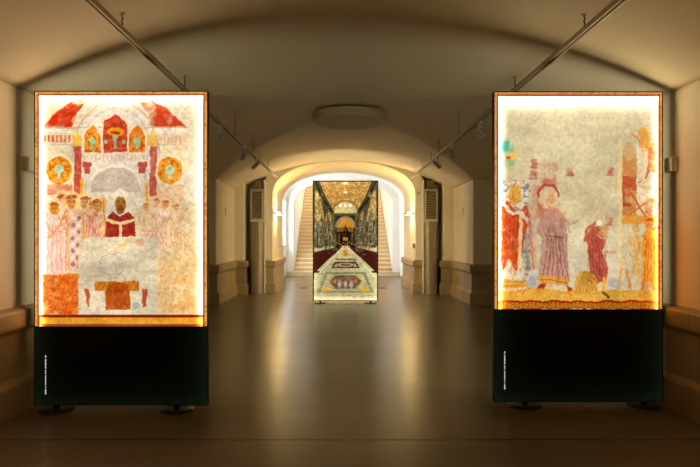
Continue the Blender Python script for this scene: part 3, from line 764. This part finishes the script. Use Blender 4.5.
    for q, (xa, xb) in enumerate(((314, 336), (355, 377))):
        A.strokes(xa, xb, 212, 246, [(24, 22, 14), (168, 156, 120), (70, 62, 40), (206, 170, 96), (36, 32, 22)], 420, 6, .7, .5, 130 + q, math.pi / 2, .12)
        A.strokes(xa, xb, 205, 244, [(20, 18, 12), (214, 190, 130), (90, 80, 50)], 110, 2, .6, .5, 133 + q, 0, .3)
        A.strokes(*((315, 323) if q == 0 else (368, 376)), 192, 220, [(236, 204, 128), (150, 104, 40), (250, 230, 170), (60, 48, 26)], 120, 2.4, .7, .6, 136 + q, 1.2, .8)
    A.strokes(330, 361, 184, 206, [(240, 204, 120), (150, 96, 34), (120, 76, 28), (222, 166, 76)], 300, 2, .6, .5, 140, 0, 1.5)
    A.strokes(316, 375, 274, 298, [(226, 220, 176), (150, 146, 104), (190, 180, 130), (120, 90, 60)], 320, 4, .6, .4, 141, 0, .3)
    A.strokes(334, 357, 226, 247, [(20, 14, 10), (160, 110, 50), (60, 40, 22), (210, 160, 80)], 150, 2, .5, .6, 142, 1.5, .4)
    A.strokes(328, 363, 249, 270, [(220, 210, 170), (110, 80, 50), (170, 150, 110)], 160, 3, .5, .45, 143, 0, .3)
    A.finish(.26, .94, 1.05, (1, .98, .92), 540)
    for (xa, xb, ya, yb) in ((313, 314, 181, 301), (377, 378, 181, 301), (313, 378, 181, 181.8)): A.rect(xa, xb, ya, yb, (34, 32, 22), .8)
    return A

def art_object(name, A, wid, zlo, zhi, parent, material, thick=0.006):
    """printed sheet: front face is a fine coloured grid, with thin edges and a back"""
    nx, ny = A.nx, A.ny
    gx, gz = np.meshgrid(np.linspace(-wid / 2, wid / 2, nx), np.linspace(zhi, zlo, ny))
    co = np.stack([gx, np.full_like(gx, -thick), gz], -1).reshape(-1, 3)
    back = np.array([[-wid / 2, 0, zhi], [wid / 2, 0, zhi], [wid / 2, 0, zlo], [-wid / 2, 0, zlo]])
    idx = np.arange(nx * ny).reshape(ny, nx)
    quads = np.stack([idx[1:, :-1], idx[1:, 1:], idx[:-1, 1:], idx[:-1, :-1]], -1).reshape(-1, 4)
    nb = nx * ny
    tl, tr, br, bl = idx[0, 0], idx[0, -1], idx[-1, -1], idx[-1, 0]
    extra = np.array([[nb, nb + 1, nb + 2, nb + 3], [tl, tr, nb + 1, nb], [br, bl, nb + 3, nb + 2], [bl, tl, nb, nb + 3], [tr, br, nb + 2, nb + 1]])
    quads = np.concatenate([quads, extra])
    me = bpy.data.meshes.new(name)
    allco = np.concatenate([co, back])
    me.vertices.add(len(allco)); me.vertices.foreach_set('co', allco.ravel())
    me.loops.add(quads.size); me.loops.foreach_set('vertex_index', quads.ravel().astype(np.int32))
    me.polygons.add(len(quads)); me.polygons.foreach_set('loop_start', np.arange(0, quads.size, 4, dtype=np.int32))
    me.update(calc_edges=True); me.validate()
    at = me.attributes.new('print', 'FLOAT_COLOR', 'POINT')
    c = np.ones((len(allco), 4)); c[:nb, :3] = lin(np.clip(A.c, 0, 1)).reshape(-1, 3); c[nb:, :3] = .1
    at.data.foreach_set('color', c.astype(np.float32).ravel())
    me.materials.append(material)
    o = bpy.data.objects.new(name, me); COL.objects.link(o); o.parent = parent
    return o

def lit_mat(name, hw, ztop, zbot, s0, side, top, bot, ks, kt, inset=.07, wide=.3):
    """edge-lit fabric: LED strips round the box's rim make the sheet shine more towards its edges"""
    m = bpy.data.materials.new(name); m.use_nodes = True
    nt = m.node_tree; N = nt.nodes; L = nt.links; p = N['Principled BSDF']
    at = N.new('ShaderNodeAttribute'); at.attribute_name = 'print'
    tc = N.new('ShaderNodeTexCoord'); sp = N.new('ShaderNodeSeparateXYZ'); L.new(tc.outputs['Object'], sp.inputs[0])
    def mth(op, a, b=None):
        n = N.new('ShaderNodeMath'); n.operation = op
        for i, v in enumerate((a, b)):
            if v is None: continue
            if isinstance(v, (int, float)): n.inputs[i].default_value = v
            else: L.new(v, n.inputs[i])
        return n.outputs[0]
    ax = mth('ABSOLUTE', sp.outputs['X'])
    def peak(dist, k, amp):          # the strip sits `inset` behind the edge: rises to it, then fades inwards
        r = N.new('ShaderNodeMapRange'); r.interpolation_type = 'SMOOTHSTEP'
        r.inputs['From Min'].default_value = inset * .62; r.inputs['From Max'].default_value = inset
        L.new(dist, r.inputs[0])
        f = mth('EXPONENT', mth('MULTIPLY', mth('MAXIMUM', mth('SUBTRACT', dist, inset), 0.0), -1 / k))
        return mth('MULTIPLY', mth('MULTIPLY', r.outputs[0], f), amp)
    dx = mth('SUBTRACT', hw, ax); dt = mth('SUBTRACT', ztop, sp.outputs['Z']); db = mth('SUBTRACT', sp.outputs['Z'], zbot)
    rim = mth('MINIMUM', dx, dt)
    cl = N.new('ShaderNodeMapRange'); cl.interpolation_type = 'SMOOTHSTEP'; cl.inputs['From Min'].default_value = inset * .62; cl.inputs['From Max'].default_value = inset; L.new(rim, cl.inputs[0])
    es = mth('ADD', peak(dx, ks, side), peak(dx, .075, wide)); et = mth('ADD', peak(dt, kt, top), peak(dt, .20, wide)); eb = peak(db, ks, bot)
    st = mth('MULTIPLY', mth('ADD', mth('MULTIPLY', mth('ADD', mth('ADD', es, et), eb), cl.outputs[0]), 1.0), s0)
    L.new(at.outputs['Color'], p.inputs['Emission Color']); L.new(st, p.inputs['Emission Strength'])
    mx = N.new('ShaderNodeMixRGB'); mx.blend_type = 'MULTIPLY'; mx.inputs[0].default_value = 1; mx.inputs[2].default_value = (.3, .3, .3, 1)
    L.new(at.outputs['Color'], mx.inputs[1]); L.new(mx.outputs[0], p.inputs['Base Color'])
    p.inputs['Roughness'].default_value = 0.5; p.inputs['Specular IOR Level'].default_value = 0.2
    return m

def dark_mat(name, hw, zbot):
    m = bpy.data.materials.new(name); m.use_nodes = True
    nt = m.node_tree; N = nt.nodes; L = nt.links; p = N['Principled BSDF']
    tc = N.new('ShaderNodeTexCoord'); sp = N.new('ShaderNodeSeparateXYZ'); L.new(tc.outputs['Object'], sp.inputs[0])
    def mth(op, a, b=None):
        n = N.new('ShaderNodeMath'); n.operation = op
        for i, v in enumerate((a, b)):
            if v is None: continue
            if isinstance(v, (int, float)): n.inputs[i].default_value = v
            else: L.new(v, n.inputs[i])
        return n.outputs[0]
    no = N.new('ShaderNodeTexNoise'); no.inputs['Scale'].default_value = 14; L.new(tc.outputs['Object'], no.inputs['Vector'])
    ax = mth('ABSOLUTE', sp.outputs['X'])
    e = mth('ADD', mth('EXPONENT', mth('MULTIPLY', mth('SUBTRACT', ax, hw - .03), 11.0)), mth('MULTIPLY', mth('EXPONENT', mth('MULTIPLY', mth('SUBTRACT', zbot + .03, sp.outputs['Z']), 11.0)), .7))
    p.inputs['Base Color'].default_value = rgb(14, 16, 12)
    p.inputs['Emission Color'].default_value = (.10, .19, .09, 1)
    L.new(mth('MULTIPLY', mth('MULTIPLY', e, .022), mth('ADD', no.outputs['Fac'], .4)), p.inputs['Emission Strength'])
    p.inputs['Roughness'].default_value = 0.45; p.inputs['Specular IOR Level'].default_value = 0.3
    return m

PW = 1.505
def panel(name, label, loc, A, zsplit, ztop, zbot, material, feet, group, rz=0.0, cap=None, back=True):
    t = empty(name, label, 'display panel', loc, rz, group)
    hw = PW / 2; D = .05
    # dark frame: four rails and a back sheet
    bm = bmesh.new()
    F = .007
    box(bm, -hw, -hw + F, -.008, D, zbot, ztop); box(bm, hw - F, hw, -.008, D, zbot, ztop)
    box(bm, -hw + F, hw - F, -.008, D, ztop - F, ztop); box(bm, -hw + F, hw - F, -.008, D, zbot, zbot + F)
    box(bm, -hw + F, hw - F, D - .012, D - .004, zbot + F, ztop - F)
    build('frame', bm, M_DARK, t)
    f = art_object('printed_light_face', A, PW - 2 * F - .002, zsplit, ztop - F - .001, t, material)
    f['label'] = 'glowing backlit printed fabric face'
    if zsplit > zbot + .1:
        o = build('dark_lower_face', B(-hw + F + .001, hw - F - .001, -.006, .0, zbot + F + .001, zsplit), dark_mat(name + '_dark_face', hw, zbot), t)
        o['label'] = 'black unlit lower part of the fabric face'
    if back:
        o = build('added_rear_glow', B(-hw + F, hw - F, D - .003, D + .002, zsplit, ztop - F), M_REAR if zsplit > .3 else M_REARC, t); o['label'] = 'added, unseen glowing rear face that lights the hall behind'  # rear glow added to light the middle of the hall
    for fx in feet:
        bm = bmesh.new()
        lathe(bm, [(.135, 0), (.142, .003), (.142, .008), (.136, .012), (.03, .012)], 48, (fx, D / 2, 0))
        ft = build('foot', bm, M_FOOT, t, smooth=40)
        bm = bmesh.new(); lathe(bm, [(.022, .011), (.022, zbot + .002)], 20, (fx, D / 2, 0))
        build('foot_stem', bm, M_DARK, ft, smooth=40)
    if cap:
        cx_, za, zb = cap
        bm = bmesh.new(); z = za; r = random.Random(5)
        while z < zb:
            h = r.uniform(.006, .012); wv = r.choice((.007, .009, .010))
            box(bm, cx_ - wv / 2, cx_ + wv / 2, -.0075, -.005, z, z + h)
            z += h + (.0035 if r.random() < .86 else .012)
        o = build('caption', bm, M_CAPTION, t); o['label'] = 'tiny white vertical caption line'
    return t

AL, AR, AN = art_left(), art_right(), art_nave()
sL, sR, sC = 115.3, 112.3, 43.5
gp = 'backlit fresco panels on round feet'
panel('display_panel', 'large backlit panel by the left wall, red roofs, arches and people at a white table', ((34.5 + 208) / 2 / sL - 341 / sL - .08, 4.857, 0), AL,
      1.5 - (326 - 238) / sL, 1.5 + 147 / sL, .050, lit_mat('left_print', PW / 2, 2.775, .737, .70, 18.0, 20.0, .0, .015, .020, .054), (-.57, .475), gp,
      cap=(-(PW / 2) + .100, 1.5 - (394 - 238) / sL, 1.5 - (356 - 238) / sL))
panel('display_panel', 'large backlit panel by the right wall, pale plaster sky above robed figures and workers', ((493.5 + 662.5) / 2 / sR - 341 / sR - .08, 4.986, 0), AR,
      1.5 - (309 - 238) / sR, 1.5 + 146.5 / sR, .040, lit_mat('right_print', PW / 2, 2.80, .868, .68, 18.0, 22.0, .0, .015, .032, .052), (-.465, .60), gp,
      cap=(-(PW / 2) + .098, 1.5 - (389 - 238) / sR, 1.5 - (352 - 238) / sR))
panel('display_panel', 'backlit panel in front of the end archway showing a gilded church nave', (345.5 / sC - 341 / sC - .08, 12.87, 0), AN,
      .064, 2.82, .052, lit_mat('nave_print', PW / 2, 2.82, .06, .72, .5, .3, .9, .05, .10, .03), (-.58, .58), 'backlit church nave panel')

# ------------------------------------------------------------------ lighting tracks
def zvault(x, y): return seg(x / HW, crown(y))
TZ = 3.10
tracks = []
for side, x in (('left', -1.76), ('right', 1.79)):
    t = empty('lighting_track', 'long suspended spotlight track along the %s side of the vault' % side, 'lighting track', (x, 0, TZ), 0, 'suspended lighting tracks')
    y0, y1 = .6, 14.7
    bm = bmesh.new()
    box(bm, -.024, -.009, y0, y1, -.028, .012); box(bm, .009, .024, y0, y1, -.028, .012); box(bm, -.010, .010, y0, y1, -.004, .010)
    build('rail', bm, M_TRACK, t)
    build('rail_slot', B(-.009, .009, y0 + .01, y1 - .01, -.016, -.006), M_TRACKD, t)
    bm = bmesh.new(); box(bm, -.026, .026, y1, y1 + .02, -.03, .014); build('end_cap', bm, M_TRIMW, t)
    for wy in (2.4, 4.30, 6.02, 8.9, 10.7, 11.6, 12.9):
        bm = bmesh.new()
        zc = zvault(x, wy)
        if BY0 <= wy <= BY1: zc = max(zc, seg((wy - BC) / BH))
        h = zc - TZ + .01
        tube(bm, (0, wy, .008), (0, wy, h), .0035, 8)
        # little hook links along the upper half
        for q in range(4):
            zz = .02 + (h - .04) * (q + .5) / 4
            tube(bm, (.007 * (1 if q % 2 else -1), wy, zz - .012), (-.007 * (1 if q % 2 else -1), wy, zz + .012), .0045, 6)
        wv = build('suspension_wire', bm, M_WIRE, t)
        bm = bmesh.new(); lathe(bm, [(.022, h - .014), (.022, h - .004)], 16, (0, wy, 0)); build('ceiling_rose', bm, M_TRACK, wv, smooth=40)
    tracks.append(t)

def spot(x, y, aim, label):
    s = empty('spotlight', label, 'spotlight', (x, y, TZ - .028), 0, 'track spotlights')
    s.scale = (1.25, 1.25, 1.15)
    build('adapter', B(-.016, .016, -.06, .06, -.028, .0), M_SPOT, s, bevel=.004)
    o = build('stem', B(-.008, .008, -.012, .012, -.075, -.028), M_SPOT, s)
    bm = bmesh.new()
    for q in (-.036, .030): box(bm, q, q + .006, -.013, .013, -.135, -.070)
    box(bm, -.036, .036, -.013, .013, -.077, -.070)
    build('yoke', bm, M_SPOT, s)
    rot = Matrix.Rotation(aim[1] + math.pi, 4, 'Z') @ Matrix.Rotation(aim[0], 4, 'X')
    def place(ob):
        ob.matrix_local = Matrix.Translation((0, 0, -.13)) @ rot
    bm = bmesh.new(); lathe(bm, [(.018, .085), (.026, .075), (.030, .02), (.030, -.045), (.029, -.055)], 28, axis='Y'); b = build('barrel', bm, M_SPOTD, s, smooth=40); place(b)
    bm = bmesh.new(); lathe(bm, [(.034, -.050), (.036, -.056), (.036, -.072), (.029, -.074)], 28, axis='Y'); c = build('rim', bm, M_SPOT, b, smooth=40)
    bm = bmesh.new(); lathe(bm, [(.027, -.0735), (.024, -.0765)], 28, axis='Y'); build('lens', bm, M_LENS, b, smooth=40)
for k, (y, a) in enumerate(((7.84, (.5, .35)), (9.66, (.6, .4)), (11.0, (.5, .9)))):
    spot(-1.76, y, a, ('nearest', 'middle', 'farthest')[k] + ' of the three grey spotlights hanging on the left track')
for k, (y, a) in enumerate(((7.56, (.4, -.7)), (9.46, (.6, -.4)), (10.9, (.5, -.9)))):
    spot(1.79, y, a, ('nearest', 'middle', 'farthest')[k] + ' of the three grey spotlights hanging on the right track')

# round disc lamp under the crown of the vault
t = empty('ceiling_disc_lamp', 'large round unlit cream disc lamp under the crown of the vault', 'ceiling lamp', (.055, 8.9, 3.33))
bm = bmesh.new(); lathe(bm, [(.556, .006), (.566, .0), (.575, .006), (.600, .125), (.597, .130), (.30, .132)], 96); build('rim', bm, M_DISC, t, smooth=40)
bm = bmesh.new(); lathe(bm, [(.30, .012), (.552, .0045), (.556, .002)], 96); build('diffuser', bm, M_DISCF, t, smooth=40)
bm = bmesh.new(); lathe(bm, [(.17, .131), (.17, 3.53 - 3.33 + .005)], 40); build('mount', bm, M_DISC, t, smooth=40)

# ------------------------------------------------------------------ fittings
for sgn, side in ((-1, 'left'), (1, 'right')):
    # emergency light box and its conduit
    t = empty('emergency_light', 'small beige wall box high on the %s wall beside the lit panel' % side, 'emergency light', (sgn * (HW + .003), 4.99, 2.09), 0, 'beige wall boxes')
    a, b = sorted((0, -sgn * .045)); build('housing', B(a, b, -.06, .06, 0, .13), M_BOX, t, bevel=.005)
    a, b = sorted((-sgn * .045, -sgn * .062)); build('cover', B(a, b, -.057, .057, .004, .126), M_BOXW, t, bevel=.005)
    bm = bmesh.new(); a = -sgn * .010; tube(bm, (a, .06, .008), (a, .60, .008), .008); build('conduit', bm, M_BOX, t)
    # small switch on the pier
    t = empty('wall_switch', 'small grey switch plate on the %s pier beside the recess' % side, 'switch', (sgn * HW, 13.62, 2.06), 0, 'pier switches')
    a, b = sorted((0, -sgn * .012)); build('plate', B(a, b, -.055, .055, 0, .18), M_SPOTD, t, bevel=.003)
    a, b = sorted((-sgn * .012, -sgn * .02)); build('rocker', B(a, b, -.025, .025, .05, .13), M_BOX, t, bevel=.003)
    # sconce on the archway jamb
    X = sgn * JW; d = -sgn
    t = empty('wall_sconce', 'slim shelf-like wall light glowing yellow on the %s jamb of the archway' % side, 'wall light', (X, 15.9, 2.18), 0, 'archway wall lights')
    a, b = sorted((0, d * .02)); build('back_plate', B(a, b, -.22, .22, -.03, .05), M_SCON, t, bevel=.003)
    bm = bmesh.new(); a, b = sorted((d * .018, d * .23))
    box(bm, a, b, -.25, .25, -.012, .032); build('shelf', bm, M_SCON, t, bevel=.004)
    a, b = sorted((d * .04, d * .16))
    up = build('light_strip', B(a, b, -.2, .2, .0325, .0385), M_WARM, t); up['label'] = 'warm glowing strip on top of the shelf'
    dn = build('light_strip', B(a, b, -.2, .2, -.0185, -.0125), M_WARM, t); dn['label'] = 'warm glowing strip under the shelf'
    # ventilation unit in the niche
    cx_ = sgn * 2.332
    t = empty('ventilation_unit', 'tall bronze-clad ventilation unit with a louvred grille in the %s end recess' % side, 'ventilation unit', (cx_, 15.0, 0), 0, 'ventilation units')
    bm = bmesh.new()
    pts = []
    for k in range(25):
        an = math.pi + math.pi * k / 24
        pts.append((.165 * math.cos(an), .11 * math.sin(an) - .0))
    pts += [(.165, .25), (-.165, .25)]
    lo = [bm.verts.new((x, y, 0)) for x, y in pts]; hi = [bm.verts.new((x, y, 1.94)) for x, y in pts]
    for k in range(len(pts)):
        j = (k + 1) % len(pts); bm.faces.new((lo[k], lo[j], hi[j], hi[k]))
    bm.faces.new(lo[::-1]); bm.faces.new(hi)
    build('column_casing', bm, M_BRONZE, t, smooth=40)
    build('seam_band', B(-.168, .168, -.02, .251, .74, .752), M_CAP, t)
    bm = bmesh.new(); box(bm, -.172, .172, -.075, .252, 1.94, 1.975); build('cap', bm, M_TRIMW, t, bevel=.004)
    g = bmesh.new()
    z0, z1 = 1.985, 2.80
    box(g, -.165, -.135, -.07, .05, z0, z1); box(g, .135, .165, -.07, .05, z0, z1); box(g, -.135, .135, -.07, .05, z0, z0 + .03); box(g, -.135, .135, -.07, .05, z1 - .03, z1)
    gr = build('grille_frame', g, M_GRILLE, t, bevel=.003)
    build('grille_back', B(-.135, .135, .03, .05, z0 + .03, z1 - .03), M_CAP, gr)
    g = bmesh.new(); n = 13
    for k in range(n):
        z = z0 + .05 + (z1 - z0 - .10) * k / (n - 1)
        v = [g.verts.new(p) for p in ((-.135, -.062, z - .018), (.135, -.062, z - .018), (.135, .02, z + .018), (-.135, .02, z + .018), (-.135, -.056, z - .026), (.135, -.056, z - .026), (.135, .026, z + .010), (-.135, .026, z + .010))]
        for f in ((0,1,2,3),(7,6,5,4),(0,4,5,1),(2,6,7,3),(1,5,6,2),(0,3,7,4)): g.faces.new([v[i] for i in f])
    build('louvre_slats', g, M_GRILLE, gr)
    build('duct', B(-.10, .10, .08, .24, 1.975, 3.05), M_CAP, t)
    # pale corner strip on the niche's inner edge
    a, b = sorted((sgn * 2.120, sgn * 2.155))
    t = tag(build('corner_strip', B(a, b, 15.08, 15.2, 0.0, 3.07), M_TRIMW, bevel=.004), 'pale full-height metal strip on the inner edge of the %s end recess' % side, 'corner strip', 'recess corner strips')
    # floor box
    t = empty('floor_box', 'small brass floor plate at the %s foot of the stair lobby' % side, 'floor box', (-1.22 if sgn < 0 else 1.15, 16.8, 0), 0, 'floor plates')
    bm = bmesh.new(); lathe(bm, [(.15, 0), (.15, .003), (.142, .005), (.01, .005)], 40); build('plate', bm, M_HATCH, t, smooth=40)
    bm = bmesh.new(); lathe(bm, [(.045, .005), (.045, .008), (.01, .009)], 24); build('lid', bm, M_CAP, t, smooth=40)

t = empty('fire_call_point', 'small red fire alarm call point on the right archway jamb', 'fire alarm', (JW, 15.42, 1.22))
build('housing', B(-.05, 0, -.055, .055, 0, .13), M_RED, t, bevel=.004)
build('window', B(-.053, -.05, -.03, .03, .05, .10), M_REDW, t)
t = empty('smoke_sensor', 'tiny round grey sensor high on the right end pier', 'sensor', (2.03, 15.2, 2.72))
bm = bmesh.new(); lathe(bm, [(.035, 0), (.035, -.018), (.028, -.03), (.005, -.034)], 24, axis='Y'); build('housing', bm, M_SPOTD, t, smooth=40)
t = empty('thermostat', 'small white control plate on the right lobby wall', 'control plate', (LW + .003, 20.2, 2.15))
build('plate', B(-.02, 0, -.12, .12, 0, .09), M_BOXW, t, bevel=.003)
build('dial', B(-.026, -.02, -.03, .03, .025, .065), M_BOX, t)
# floor joint lines
bm = bmesh.new()
box(bm, -2.80, 2.80, 4.155, 4.167, .0, .0025)
struct(build('trim_1', bm, mat('floor_joint_metal', rgb(140, 116, 74), 0.25, 0.7, var=0.2, scale=5)))

# ------------------------------------------------------------------ camera and world
W = bpy.data.worlds.new('world'); S.world = W; W.use_nodes = True
W.node_tree.nodes['Background'].inputs[0].default_value = (.9, .95, 1, 1)
W.node_tree.nodes['Background'].inputs[1].default_value = 0.3

cd = bpy.data.cameras.new('camera'); cam = bpy.data.objects.new('camera', cd); COL.objects.link(cam)
cam.location = (-.08, 0, 1.5); cam.rotation_euler = (math.radians(90), 0, 0)
cd.sensor_width = 36; cd.lens = 560 / 700 * 36
cd.shift_x = 9 / 700; cd.shift_y = 4.5 / 700
cd.clip_start = .05
S.camera = cam
